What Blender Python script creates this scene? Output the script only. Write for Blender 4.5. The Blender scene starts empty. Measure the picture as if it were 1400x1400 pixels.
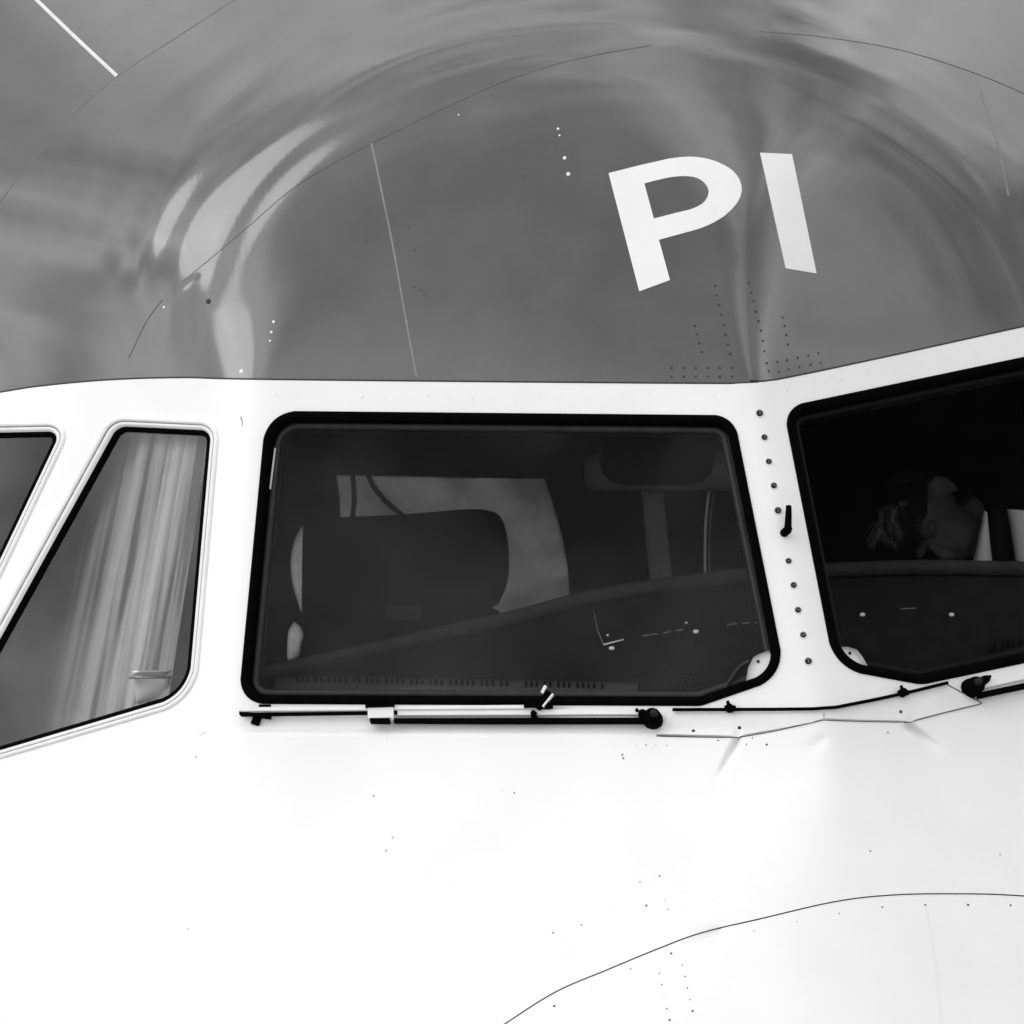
import bpy, bmesh, math, random
import numpy as np
from mathutils import Vector, Matrix
from mathutils.geometry import delaunay_2d_cdt

random.seed(4)
S = bpy.context.scene
COL = S.collection
R = math.radians

# ---------------------------------------------------------------- camera
CZ = 3.7            # height of the cockpit above the apron, metres
CD = 14.0           # camera distance from the windshield
cam = bpy.data.cameras.new('camera')
cam_ob = bpy.data.objects.new('camera', cam)
COL.objects.link(cam_ob)
cam_ob.location = (0, -CD, CZ)
cam_ob.rotation_euler = (R(90), 0, 0)
cam.sensor_width = 36
cam.lens = 36 * CD / 2.0
cam.clip_end = 3000
S.camera = cam_ob

# ---------------------------------------------------------------- daylight
CLX, CLY = -27.7, -11.1
SUN_EL, SUN_ROT = R(36), R(240)
world = bpy.data.worlds.new('World')
S.world = world
world.use_nodes = True
wn, wl = world.node_tree.nodes, world.node_tree.links
wn.clear()
w_out = wn.new('ShaderNodeOutputWorld')
w_bg = wn.new('ShaderNodeBackground')
w_bg.inputs['Strength'].default_value = 0.102
sky = wn.new('ShaderNodeTexSky')
sky.sky_type = 'NISHITA'
sky.sun_disc = False
sky.sun_elevation = SUN_EL
sky.sun_rotation = SUN_ROT
bw = wn.new('ShaderNodeRGBToBW')
wl.new(sky.outputs[0], bw.inputs[0])
# thin streaky cloud layer over the clear sky
tc = wn.new('ShaderNodeTexCoord')
sep = wn.new('ShaderNodeSeparateXYZ')
wl.new(tc.outputs['Generated'], sep.inputs[0])
zz = wn.new('ShaderNodeMath'); zz.operation = 'MAXIMUM'; zz.inputs[1].default_value = 0.0
wl.new(sep.outputs['Z'], zz.inputs[0])
za = wn.new('ShaderNodeMath'); za.operation = 'ADD'; za.inputs[1].default_value = 0.22
wl.new(zz.outputs[0], za.inputs[0])
dv = wn.new('ShaderNodeVectorMath'); dv.operation = 'DIVIDE'
cmb = wn.new('ShaderNodeCombineXYZ')
for k in range(3):
    wl.new(za.outputs[0], cmb.inputs[k])
wl.new(tc.outputs['Generated'], dv.inputs[0])
wl.new(cmb.outputs[0], dv.inputs[1])
cl = wn.new('ShaderNodeTexNoise')
cl.inputs['Scale'].default_value = 1.5
cl.inputs['Detail'].default_value = 7
cl.inputs['Roughness'].default_value = 0.58
cl.inputs['Distortion'].default_value = 0.6
cmap = wn.new('ShaderNodeMapping')
cmap.inputs['Location'].default_value = (CLX, CLY, 0)
wl.new(dv.outputs[0], cmap.inputs[0])
wl.new(cmap.outputs[0], cl.inputs['Vector'])
rmp = wn.new('ShaderNodeMapRange')
rmp.interpolation_type = 'SMOOTHSTEP'
rmp.inputs['From Min'].default_value = 0.34
rmp.inputs['From Max'].default_value = 0.76
wl.new(cl.outputs['Fac'], rmp.inputs['Value'])
wmix = wn.new('ShaderNodeMix'); wmix.data_type = 'FLOAT'
wl.new(rmp.outputs[0], wmix.inputs[0])
wl.new(bw.outputs[0], wmix.inputs[2])
wmix.inputs[3].default_value = 20.0
wl.new(wmix.outputs[0], w_bg.inputs['Color'])
wl.new(w_bg.outputs[0], w_out.inputs[0])

sun = bpy.data.lights.new('sun', 'SUN')
sun.energy = 0.85
sun.angle = R(40)
sun.color = (1, 1, 1)
sun_ob = bpy.data.objects.new('sun', sun)
COL.objects.link(sun_ob)
sd = Vector((math.sin(SUN_ROT) * math.cos(SUN_EL), math.cos(SUN_ROT) * math.cos(SUN_EL), math.sin(SUN_EL)))
sun_ob.rotation_euler = sd.to_track_quat('Z', 'Y').to_euler()

S.view_settings.view_transform = 'Standard'
S.view_settings.look = 'None'
S.view_settings.gamma = 1
S.view_settings.exposure = 0.18
S.cycles.use_denoising = True
S.cycles.denoising_input_passes = 'RGB_ALBEDO'

# ---------------------------------------------------------------- materials
def mat(name, v, rough=0.5, ior=1.5, coat=0.0, metal=0.0, noise=0.0, nscale=20.0, bump=0.0, bscale=200.0, stretch=(1, 1, 1)):
    m = bpy.data.materials.new(name)
    m.use_nodes = True
    n, l = m.node_tree.nodes, m.node_tree.links
    p = n['Principled BSDF']
    p.inputs['Base Color'].default_value = (v, v, v, 1)
    p.inputs['Roughness'].default_value = rough
    p.inputs['IOR'].default_value = ior
    p.inputs['Metallic'].default_value = metal
    p.inputs['Coat Weight'].default_value = coat
    p.inputs['Coat Roughness'].default_value = 0.03
    if noise or bump:
        t = n.new('ShaderNodeTexCoord')
        mp = n.new('ShaderNodeMapping')
        mp.inputs['Scale'].default_value = stretch
        l.new(t.outputs['Object'], mp.inputs[0])
    if noise:
        x = n.new('ShaderNodeTexNoise')
        x.inputs['Scale'].default_value = nscale
        x.inputs['Detail'].default_value = 6
        l.new(mp.outputs[0], x.inputs['Vector'])
        r = n.new('ShaderNodeMapRange')
        r.inputs['From Min'].default_value = 0.3
        r.inputs['From Max'].default_value = 0.7
        r.inputs['To Min'].default_value = v * (1 - noise)
        r.inputs['To Max'].default_value = v * (1 + noise)
        l.new(x.outputs['Fac'], r.inputs['Value'])
        l.new(r.outputs[0], p.inputs['Base Color'])
        r2 = n.new('ShaderNodeMapRange')
        r2.inputs['To Min'].default_value = rough * 0.75
        r2.inputs['To Max'].default_value = min(1, rough * 1.25)
        l.new(x.outputs['Fac'], r2.inputs['Value'])
        l.new(r2.outputs[0], p.inputs['Roughness'])
    if bump:
        b = n.new('ShaderNodeTexNoise')
        b.inputs['Scale'].default_value = bscale
        b.inputs['Detail'].default_value = 4
        l.new(mp.outputs[0], b.inputs['Vector'])
        bn = n.new('ShaderNodeBump')
        bn.inputs['Strength'].default_value = 1.0
        bn.inputs['Distance'].default_value = bump
        l.new(b.outputs['Fac'], bn.inputs['Height'])
        l.new(bn.outputs[0], p.inputs['Normal'])
    return m

def glass(name, tint, ior=1.45, veil=0.0):
    m = bpy.data.materials.new(name)
    m.use_nodes = True
    n, l = m.node_tree.nodes, m.node_tree.links
    n.clear()
    o = n.new('ShaderNodeOutputMaterial')
    mx = n.new('ShaderNodeMixShader')
    fr = n.new('ShaderNodeFresnel'); fr.inputs['IOR'].default_value = ior
    tr = n.new('ShaderNodeBsdfTransparent'); tr.inputs[0].default_value = (tint, tint, tint, 1)
    gl = n.new('ShaderNodeBsdfGlossy'); gl.inputs['Roughness'].default_value = 0.03
    l.new(fr.outputs[0], mx.inputs[0])
    l.new(tr.outputs[0], mx.inputs[1])
    l.new(gl.outputs[0], mx.inputs[2])
    if veil:
        # uneven pale film standing in for the veil of reflected sky on the pane
        t = n.new('ShaderNodeTexCoord')
        x = n.new('ShaderNodeTexNoise'); x.inputs['Scale'].default_value = 2.6; x.inputs['Detail'].default_value = 8
        l.new(t.outputs['Object'], x.inputs['Vector'])
        r = n.new('ShaderNodeMapRange')
        r.inputs['From Min'].default_value = 0.42; r.inputs['From Max'].default_value = 0.72
        r.inputs['To Min'].default_value = veil * 0.10; r.inputs['To Max'].default_value = veil
        l.new(x.outputs['Fac'], r.inputs['Value'])
        df = n.new('ShaderNodeBsdfDiffuse'); df.inputs[0].default_value = (0.5, 0.5, 0.5, 1)
        m2 = n.new('ShaderNodeMixShader')
        l.new(r.outputs[0], m2.inputs[0]); l.new(mx.outputs[0], m2.inputs[1]); l.new(df.outputs[0], m2.inputs[2])
        l.new(m2.outputs[0], o.inputs[0])
    else:
        l.new(mx.outputs[0], o.inputs[0])
    return m

M = dict(
    white=mat('white_paint', 0.80, 0.32, 1.5, noise=0.025, nscale=6),
    grey=mat('grey_paint', 0.084, 0.11, 1.85, noise=0.10, nscale=9, bump=0.00006, bscale=45),
    letter=mat('white_lettering', 0.80, 0.35, 1.5, noise=0.02, nscale=15),
    line=mat('pale_sealant', 0.19, 0.5, noise=0.15, nscale=30),
    stripe=mat('white_tape_and_highlight', 0.62, 0.5, noise=0.1, nscale=40),
    seam=mat('dark_sealant', 0.015, 0.6, noise=0.3, nscale=60),
    faintseam=mat('worn_sealant', 0.11, 0.5, noise=0.3, nscale=40),
    rubber=mat('black_rubber', 0.002, 0.8, 1.06, noise=0.3, nscale=60),
    inner=mat('charcoal_frame', 0.022, 0.4, 1.3, noise=0.2, nscale=40),
    inner_shaded=mat('shaded_frame', 0.004, 0.5, 1.15, noise=0.2, nscale=40),  # darker copy of the charcoal frame, right side's shade put into the colour
    glass=glass('windshield_glass', 0.95, 1.18, 0.040),
    glass2=glass('unveiled_windshield_glass', 0.88, 1.08, 0.0),  # dimmed copy of the same pane: reflection weakened, veil left out
    sideglass=glass('side_window_glass', 0.92, 1.8, 0.14),
    steel=mat('grey_steel', 0.25, 0.35, metal=0.8, noise=0.2, nscale=80),
    darkmetal=mat('dark_steel', 0.012, 0.45, 1.25, noise=0.3, nscale=80),
    plate=mat('white_plate', 0.74, 0.4, noise=0.04, nscale=20),
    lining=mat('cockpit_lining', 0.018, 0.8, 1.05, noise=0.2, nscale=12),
    dash=mat('glareshield_vinyl', 0.013, 0.75, 1.08, noise=0.25, nscale=30, bump=0.0002, bscale=120),
    dashrim=mat('glareshield_rim', 0.034, 0.6, 1.08, noise=0.2, nscale=30),
    black=mat('matt_black', 0.004, 0.8, 1.05, noise=0.2, nscale=50),
    seat=mat('dark_seat_fabric', 0.009, 0.9, 1.05, noise=0.2, nscale=60, bump=0.0003, bscale=150),
    fleece=mat('pale_seat_cover', 0.85, 0.9, noise=0.1, nscale=80, bump=0.001, bscale=250),
    cloth=mat('pale_cloth', 0.78, 0.9, noise=0.25, nscale=9, bump=0.0006, bscale=300),
    strap=mat('dark_webbing', 0.02, 0.8, 1.1, noise=0.2, nscale=100),
    post=mat('interior_trim', 0.2, 0.6, noise=0.15, nscale=20),
    vent=mat('vent_grey', 0.06, 0.7, 1.1, noise=0.15, nscale=30),
    curtain=mat('window_curtain', 0.85, 0.9, noise=0.05, nscale=30),
    paper=mat('paper', 0.92, 0.8, noise=0.04, nscale=20),
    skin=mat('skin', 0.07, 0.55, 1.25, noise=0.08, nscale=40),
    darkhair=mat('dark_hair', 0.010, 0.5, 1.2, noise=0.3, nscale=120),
    hair=mat('grey_hair', 0.20, 0.45, 1.3, noise=0.5, nscale=120),
    shirt=mat('white_shirt', 0.75, 0.8, noise=0.05, nscale=40),
    tie=mat('dark_tie', 0.006, 0.7, 1.1, noise=0.2, nscale=80),
    apron=mat('concrete_apron', 0.30, 0.9, noise=0.12, nscale=0.4),
)

def sheer(m):
    """open net weave: dense and thin bands down the cloth, thinning out towards its free edge."""
    n, l = m.node_tree.nodes, m.node_tree.links
    p, o = n['Principled BSDF'], n['Material Output']
    uv = n.new('ShaderNodeUVMap')
    mp = n.new('ShaderNodeMapping'); mp.inputs['Scale'].default_value = (11, 0.7, 1)
    x = n.new('ShaderNodeTexNoise'); x.inputs['Scale'].default_value = 1; x.inputs['Detail'].default_value = 5
    l.new(uv.outputs[0], mp.inputs[0]); l.new(mp.outputs[0], x.inputs['Vector'])
    r = n.new('ShaderNodeMapRange'); r.inputs['From Min'].default_value = 0.40; r.inputs['From Max'].default_value = 0.58
    r.inputs['To Min'].default_value = 0.12; r.inputs['To Max'].default_value = 1.0
    l.new(x.outputs['Fac'], r.inputs['Value'])
    sx = n.new('ShaderNodeSeparateXYZ'); l.new(uv.outputs[0], sx.inputs[0])
    r2 = n.new('ShaderNodeMapRange'); r2.interpolation_type = 'SMOOTHSTEP'; r2.inputs['From Min'].default_value = 0.15; r2.inputs['From Max'].default_value = 0.72
    l.new(sx.outputs[0], r2.inputs['Value'])
    mu = n.new('ShaderNodeMath'); mu.operation = 'MULTIPLY'
    l.new(r.outputs[0], mu.inputs[0]); l.new(r2.outputs[0], mu.inputs[1])
    l.new(mu.outputs[0], p.inputs['Alpha'])
sheer(M['curtain'])

# ---------------------------------------------------------------- hull surface  y = H(x, z)
def sp(t, w):
    return w * np.logaddexp(0, t / w)

def ss(a, b, t):
    q = np.clip((t - a) / (b - a), 0, 1)
    return q * q * (3 - 2 * q)

_rs = np.random.RandomState(11)
RIP = [(_rs.uniform(16, 110), _rs.uniform(-9, 9), _rs.uniform(0, 6.28)) for _ in range(26)]
RIPW = [(_rs.uniform(2, 9), _rs.uniform(2, 9), _rs.uniform(0, 6.28)) for _ in range(8)]

def crease(x, z, x0, z0, x1, z1, depth, w):
    dx, dz = x1 - x0, z1 - z0
    L = math.hypot(dx, dz)
    t = ((x - x0) * dx + (z - z0) * dz) / L
    d = ((x - x0) * -dz + (z - z0) * dx) / L
    env = ss(-0.01, 0.012, t) * (1 - ss(0.2 * L, L, t))
    return depth * env * np.exp(-(d / w) ** 2)

def px2(x, y):
    return (x - 700) / 700.0, (700 - y) / 700.0

CRE = [px2(1008, 1008) + px2(975, 1068) + (0.015, 0.007), px2(1238, 990) + px2(1300, 1036) + (0.018, 0.008),
       px2(272, 1010) + px2(300, 996) + (0.010, 0.008), px2(985, 1262) + px2(925, 1282) + (0.008, 0.016),
       px2(262, 372) + px2(236, 394) + (0.0015, 0.006), px2(1128, 1005) + px2(1090, 1030) + (0.004, 0.012)]

def H(x, z):
    x = np.asarray(x, float); z = np.asarray(z, float)
    zc = -0.45 + sp(z + 0.45, 0.05)
    zc = 0.3 - sp(0.3 - zc, 0.05)
    t = x - (0.525 - 0.208 * zc)
    wr = 0.011 + 0.022 * ss(0.25, 0.55, z) + 0.16 * ss(0.5, 1.2, z) + 0.16 * ss(0.42, 1.2, -z)
    y = -0.10 * t + 0.72 * sp(t, wr)
    s = (-0.542 + 0.067 * np.clip(z, -0.7, 0.4)) - x
    wl_ = 0.022 + 0.14 * ss(0.25, 1.0, z) + 0.12 * ss(0.38, 1.3, -z)
    m = ss(0.14, 0.58, z)
    side = 0.70 * sp(s, wl_)
    rho = np.sqrt(((x - 0.214) / (0.90 + 0.12 * ss(0.25, 0.75, z))) ** 2 + ((z - 0.07) / 0.90) ** 2)
    dome = 0.85 * sp(rho - 1.0, 0.045) + 0.22 * sp(rho - 1.1, 0.15)
    y = y + (1 - m) * side + m * dome
    y = y + 0.24 * z - (0.18 + 0.30 / (1 + np.exp(-(x + 0.45) / 0.2))) * sp(-0.47 - z, 0.05)
    # cowl lip under the wiper
    y = y - 0.020 * (1 - ss(-0.437, -0.418, z)) * ss(-0.95, -0.45, z) * ss(-0.66, -0.53, x) * (1 - ss(0.0, 0.6, x))
    phi = np.arctan2(z - 0.07, x - 0.214)
    rip = 0
    for f, g, p in RIP:
        rip = rip + np.sin(f * rho + g * phi + p) / f
    y = y + 0.024 * rip * ss(0.27, 0.55, z) * np.exp(-((rho - 1.04) / 0.15) ** 2)
    wob = 0
    for f, g, p in RIPW:
        wob = wob + np.sin(f * x + g * z + p) / (f + g)
    y = y + 0.010 * wob
    for c in CRE:
        y = y + crease(x, z, *c)
    return y

def hull(px, py, off=0.0):
    """points of the hull surface seen at photograph pixels, lifted by off along the normal (metres, camera-height relative z)."""
    u = (np.asarray(px, float) - 700) / 700.0
    v = (700 - np.asarray(py, float)) / 700.0
    y = np.zeros_like(u)
    for _ in range(9):
        k = 1 + y / CD
        y = H(u * k, v * k)
    k = 1 + y / CD
    P = np.stack([u * k, y, v * k], -1)
    if np.any(np.asarray(off) != 0):
        P = P + normal(P[..., 0], P[..., 2]) * np.asarray(off)[..., None] if np.ndim(off) else P + normal(P[..., 0], P[..., 2]) * off
    return P

def normal(x, z):
    e = 8e-4
    hx = (H(x + e, z) - H(x - e, z)) / (2 * e)
    hz = (H(x, z + e) - H(x, z - e)) / (2 * e)
    n = np.stack([hx, -np.ones_like(hx), hz], -1)
    return n / np.linalg.norm(n, axis=-1, keepdims=True)

def at(px, py, y):
    """point at depth y that lies behind a photograph pixel (for things inside the cockpit)."""
    k = 1 + y / CD
    return Vector(((px - 700) / 700.0 * k, y, (700 - py) / 700.0 * k))

# ---------------------------------------------------------------- object helpers
UP = Vector((0, 0, CZ))

def link(name, me, m=None, parent=None, smooth=False):
    if m is not None:
        for mm in (m if isinstance(m, (list, tuple)) else [m]):
            me.materials.append(mm)
    if smooth:
        for p in me.polygons:
            p.use_smooth = True
    o = bpy.data.objects.new(name, me)
    COL.objects.link(o)
    if parent is not None:
        o.parent = parent
    return o

def mesh(name, verts, faces, m, parent=None, smooth=False, loc=None):
    me = bpy.data.meshes.new(name)
    me.from_pydata([tuple(v) for v in verts], [], faces)
    me.validate()
    me.update()
    return link(name, me, m, parent, smooth)

def thing(name, label, cat, group=None, loc=(0, 0, CZ)):
    o = bpy.data.objects.new(name, None)
    o.empty_display_size = 0.1
    COL.objects.link(o)
    o.location = loc
    o['label'] = label; o['category'] = cat
    if group: o['group'] = group
    return o

def from_bm(name, bm, m, parent=None, smooth=False):
    me = bpy.data.meshes.new(name)
    bm.normal_update()
    bm.to_mesh(me); bm.free()
    return link(name, me, m, parent, smooth)

def inset_poly(pts, d):
    """move each side of a px polygon inwards by d pixels."""
    P = np.asarray(pts, float)
    n = len(P)
    area = 0.5 * sum(P[i][0] * P[(i + 1) % n][1] - P[(i + 1) % n][0] * P[i][1] for i in range(n))
    sg = 1 if area > 0 else -1
    out = []
    for i in range(n):
        a, b, c = P[i - 1], P[i], P[(i + 1) % n]
        e1 = (b - a) / np.linalg.norm(b - a); e2 = (c - b) / np.linalg.norm(c - b)
        n1 = np.array([-e1[1], e1[0]]) * sg; n2 = np.array([-e2[1], e2[0]]) * sg
        A = np.array([n1, n2])
        out.append(np.linalg.solve(A, np.array([n1 @ b + d, n2 @ b + d])))
    return np.array(out)

def rounded(pts, radii, d=0.0, seg=8, sub=14):
    """closed outline: polygon inset by d, corners rounded, sides subdivided (same count for every d)."""
    P = inset_poly(pts, d) if d else np.asarray(pts, float)
    n = len(P)
    tmp = []
    for i in range(n):
        a, b, c = P[i - 1], P[i], P[(i + 1) % n]
        e1 = (a - b) / np.linalg.norm(a - b); e2 = (c - b) / np.linalg.norm(c - b)
        ang = math.acos(max(-1, min(1, float(e1 @ e2))))
        r = max(3.0, radii[i] - d * 0.8)
        tl = min(r / math.tan(ang / 2), 0.45 * min(np.linalg.norm(a - b), np.linalg.norm(c - b)))
        p0, p1 = b + e1 * tl, b + e2 * tl
        arc = []
        for k in range(seg + 1):
            q = k / seg
            arc.append((1 - q) ** 2 * p0 + 2 * q * (1 - q) * (b * 0.72 + (p0 + p1) * 0.14) + q * q * p1)
        tmp.append(arc)
    out = []
    for i in range(n):
        out += tmp[i]
        a, b = tmp[i][-1], tmp[(i + 1) % n][0]
        for k in range(1, sub):
            out.append(a + (b - a) * k / sub)
    return np.array(out)

def ring(name, pts, radii, prof, m, parent, smooth=True):
    """a closed moulding round a window: prof is a list of (inset px, height m)."""
    loops = []
    for d, off in prof:
        o = rounded(pts, radii, d)
        loops.append(hull(o[:, 0], o[:, 1], off))
    n = len(loops[0])
    V = np.concatenate(loops)
    F = []
    for j in range(len(loops) - 1):
        for i in range(n):
            k = (i + 1) % n
            F.append((j * n + i, j * n + k, (j + 1) * n + k, (j + 1) * n + i))
    o = mesh(name, V, F, m, parent, smooth)
    fix_normals(o)
    return o

def fix_normals(o):
    bm = bmesh.new(); bm.from_mesh(o.data)
    bmesh.ops.recalc_face_normals(bm, faces=bm.faces)
    bm.to_mesh(o.data); bm.free()

def resample(pts, step=6.0):
    P = np.asarray(pts, float)
    out = [P[0]]
    for a, b in zip(P[:-1], P[1:]):
        n = max(1, int(np.linalg.norm(b - a) / step))
        for k in range(1, n + 1):
            out.append(a + (b - a) * k / n)
    return np.array(out)

def spline(pts, step=6.0):
    """Catmull-Rom through px points."""
    P = np.asarray(pts, float)
    P = np.vstack([2 * P[0] - P[1], P, 2 * P[-1] - P[-2]])
    out = []
    for i in range(1, len(P) - 2):
        p0, p1, p2, p3 = P[i - 1:i + 3]
        n = max(2, int(np.linalg.norm(p2 - p1) / step))
        for k in range(n):
            t = k / n
            out.append(0.5 * (2 * p1 + (p2 - p0) * t + (2 * p0 - 5 * p1 + 4 * p2 - p3) * t * t + (3 * p1 - p0 - 3 * p2 + p3) * t ** 3))
    out.append(P[-2])
    return np.array(out)

def strip(name, pts, w, h, m, parent, wend=None):
    """a raised bead along px points on the hull: w px wide, h m proud."""
    P = np.asarray(pts, float)
    T = np.gradient(P, axis=0); T /= np.linalg.norm(T, axis=1, keepdims=True)
    N = np.stack([-T[:, 1], T[:, 0]], 1)
    W = np.linspace(w, w if wend is None else wend, len(P))[:, None] / 2
    L = []
    for q, off in ((-1, -0.0012), (-0.6, h), (0.6, h), (1, -0.0012)):
        Q = P + N * W * q
        L.append(hull(Q[:, 0], Q[:, 1], off))
    n = len(P)
    V = np.concatenate(L)
    F = [(j * n + i, j * n + i + 1, (j + 1) * n + i + 1, (j + 1) * n + i) for j in range(3) for i in range(n - 1)]
    o = mesh(name, V, F, m, parent, True)
    return o

def in_poly(X, Z, poly):
    inside = np.zeros(len(X), bool)
    n = len(poly)
    for i in range(n):
        x0, z0 = poly[i]; x1, z1 = poly[(i + 1) % n]
        if z0 == z1: continue
        c = ((z0 > Z) != (z1 > Z)) & (X < (x1 - x0) * (Z - z0) / (z1 - z0) + x0)
        inside ^= c
    return inside

def near_lines(X, Z, lines, d):
    hit = np.zeros(len(X), bool)
    for L in lines:
        L = np.asarray(L)
        for a, b in zip(L[:-1], L[1:]):
            lo = np.minimum(a, b) - d; hi = np.maximum(a, b) + d
            idx = np.where((X > lo[0]) & (X < hi[0]) & (Z > lo[1]) & (Z < hi[1]))[0]
            if not len(idx): continue
            ab = b - a
            q = np.clip(((X[idx] - a[0]) * ab[0] + (Z[idx] - a[1]) * ab[1]) / (ab @ ab + 1e-12), 0, 1)
            dd = np.hypot(X[idx] - a[0] - q * ab[0], Z[idx] - a[1] - q * ab[1])
            hit[idx[dd < d]] = True
    return hit

def cdt(X, Z, lines):
    """triangulate points + polylines (closed ones repeat their first point)."""
    V = [Vector((float(a), float(b))) for a, b in zip(X, Z)]
    E = []
    for L in lines:
        L = np.asarray(L)
        closed = np.allclose(L[0], L[-1])
        s = len(V)
        Q = L[:-1] if closed else L
        V += [Vector((float(a), float(b))) for a, b in Q]
        E += [(s + i, s + i + 1) for i in range(len(Q) - 1)]
        if closed: E.append((s + len(Q) - 1, s))
    r = delaunay_2d_cdt(V, E, [], 0, 1e-7)
    v = np.array([(p.x, p.y) for p in r[0]])
    f = np.array(r[2])
    return v, f

def submesh(name, V3, N3, F, m, parent):
    used = np.unique(F)
    remap = -np.ones(len(V3), int); remap[used] = np.arange(len(used))
    me = bpy.data.meshes.new(name)
    me.from_pydata(V3[used].tolist(), [], remap[F].tolist())
    o = link(name, me, m, parent, True)
    me.normals_split_custom_set_from_vertices(N3[used].tolist())
    return o

def orient(V3, F):
    a, b, c = V3[F[:, 0]], V3[F[:, 1]], V3[F[:, 2]]
    n = np.cross(b - a, c - a)
    flip = n[:, 1] > 0
    F = F.copy(); F[flip] = F[flip][:, ::-1]
    return F

def patch(name, outline, m, parent, off=0.0, thick=0.0, holes=(), step=0.02, edge=False):
    """a sheet that follows the hull inside a px outline, lifted by off."""
    loops = []
    for L in [outline] + list(holes):
        p = hull(np.asarray(L)[:, 0], np.asarray(L)[:, 1])
        loops.append(p[:, [0, 2]])
    lo = loops[0].min(0); hi = loops[0].max(0)
    gx, gz = np.meshgrid(np.arange(lo[0], hi[0], step), np.arange(lo[1], hi[1], step))
    gx, gz = gx.ravel(), gz.ravel()
    ok = in_poly(gx, gz, loops[0])
    for h in loops[1:]: ok &= ~in_poly(gx, gz, h)
    gx, gz = gx[ok], gz[ok]
    lines = [np.vstack([L, L[:1]]) for L in loops]
    ok = ~near_lines(gx, gz, lines, step * 0.4)
    v, f = cdt(gx[ok], gz[ok], lines)
    c = v[f].mean(1)
    k = in_poly(c[:, 0], c[:, 1], loops[0])
    for h in loops[1:]: k &= ~in_poly(c[:, 0], c[:, 1], h)
    f = f[k]
    N = normal(v[:, 0], v[:, 1])
    P = np.stack([v[:, 0], H(v[:, 0], v[:, 1]), v[:, 1]], 1) + N * off
    f = orient(P, f)
    if edge:      # real thickness: a skirt down into the hull along every edge of the outline
        V = P.tolist(); F = f.tolist()
        for L in loops:
            n = len(L)
            NL = normal(L[:, 0], L[:, 1])
            B = np.stack([L[:, 0], H(L[:, 0], L[:, 1]), L[:, 1]], 1)
            s = len(V)
            V += (B + NL * off).tolist() + (B - NL * 0.0015).tolist()
            for i in range(n):
                j = (i + 1) % n
                F.append((s + i, s + j, s + n + j, s + n + i))
        me = bpy.data.meshes.new(name)
        me.from_pydata(V, [], F); me.update()
        o = link(name, me, m, parent, False)
        return o
    return submesh(name, P, N, f, m, parent)

def box_bm(bm, c, sx, sy, sz, rot=None, bev=0.0):
    r = bmesh.ops.create_cube(bm, size=1.0)
    vs = r['verts']
    for v in vs:
        v.co = Vector((v.co.x * sx, v.co.y * sy, v.co.z * sz))
    if bev:
        es = list({e for v in vs for e in v.link_edges})
        rb = bmesh.ops.bevel(bm, geom=es, offset=bev, segments=3, affect='EDGES', profile=0.5)
        vs = list({v for f in rb['faces'] for v in f.verts} | {v for v in vs if v.is_valid})
        # bevel keeps inner faces too
    for v in vs:
        if rot is not None: v.co = rot @ v.co
        v.co += Vector(c)
    return vs

def tube_bm(bm, pts, r, seg=8, cap=True, r2=None):
    pts = [Vector(p) for p in pts]
    n = len(pts)
    rows = []
    up = Vector((0, -1, 0.1))
    for i, p in enumerate(pts):
        t = (pts[min(i + 1, n - 1)] - pts[max(i - 1, 0)]).normalized()
        a = t.cross(up)
        if a.length < 1e-4: a = t.cross(Vector((1, 0, 0)))
        a.normalize(); b = t.cross(a)
        rr = r if r2 is None else r + (r2 - r) * i / max(1, n - 1)
        rows.append([bm.verts.new(p + (a * math.cos(k * 2 * math.pi / seg) + b * math.sin(k * 2 * math.pi / seg)) * rr) for k in range(seg)])
    for i in range(n - 1):
        for k in range(seg):
            bm.faces.new((rows[i][k], rows[i][(k + 1) % seg], rows[i + 1][(k + 1) % seg], rows[i + 1][k]))
    if cap:
        bm.faces.new(rows[0][::-1]); bm.faces.new(rows[-1])

def frame_at(px, py):
    p = hull(np.array([px]), np.array([py]))[0]
    n = normal(np.array([p[0]]), np.array([p[2]]))[0]
    n = Vector(n); z = Vector((0, 0, 1))
    x = z.cross(n); x.normalize()          # along the hull, roughly sideways
    x = -x if x.x < 0 else x
    u = n.cross(x); u = -u if u.z < 0 else u
    return Vector(p), x, u, n

# ---------------------------------------------------------------- ground
g = mesh('apron', [(-1500, -1500, 0), (1500, -1500, 0), (1500, 1500, 0), (-1500, 1500, 0)], [(0, 1, 2, 3)], M['apron'])
g['kind'] = 'structure'; g['label'] = 'pale concrete apron under the aircraft'

# ---------------------------------------------------------------- the airliner
plane = thing('airliner', 'white and grey airliner nose with black-framed cockpit windows and PI lettering', 'airplane')

WS_L = [(364, 562), (1003, 568), (1074, 925), (958, 965), (326, 962)]
WS_LR = [42, 30, 42, 30, 30]
WS_R = [(1071, 557), (1640, 438), (1668, 850), (1260, 936), (1141, 914)]
WS_RR = [26, 40, 40, 40, 52]
SW_A = [(152, 570), (300, 577), (267, 958), (-126, 1074)]
SW_AR = [28, 22, 62, 50]
SW_B = [(-260, 584), (101, 577), (-102, 1003), (-330, 1068)]
SW_BR = [30, 20, 50, 50]
SW_C = [(1740, 432), (2010, 400), (2060, 830), (1760, 842)]  # out of view, added to let more daylight into the cockpit
SW_CR = [30, 30, 40, 40]
WINDOWS = [(WS_L, WS_LR), (WS_R, WS_RR), (SW_A, SW_AR), (SW_B, SW_BR), (SW_C, SW_CR)]

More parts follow.
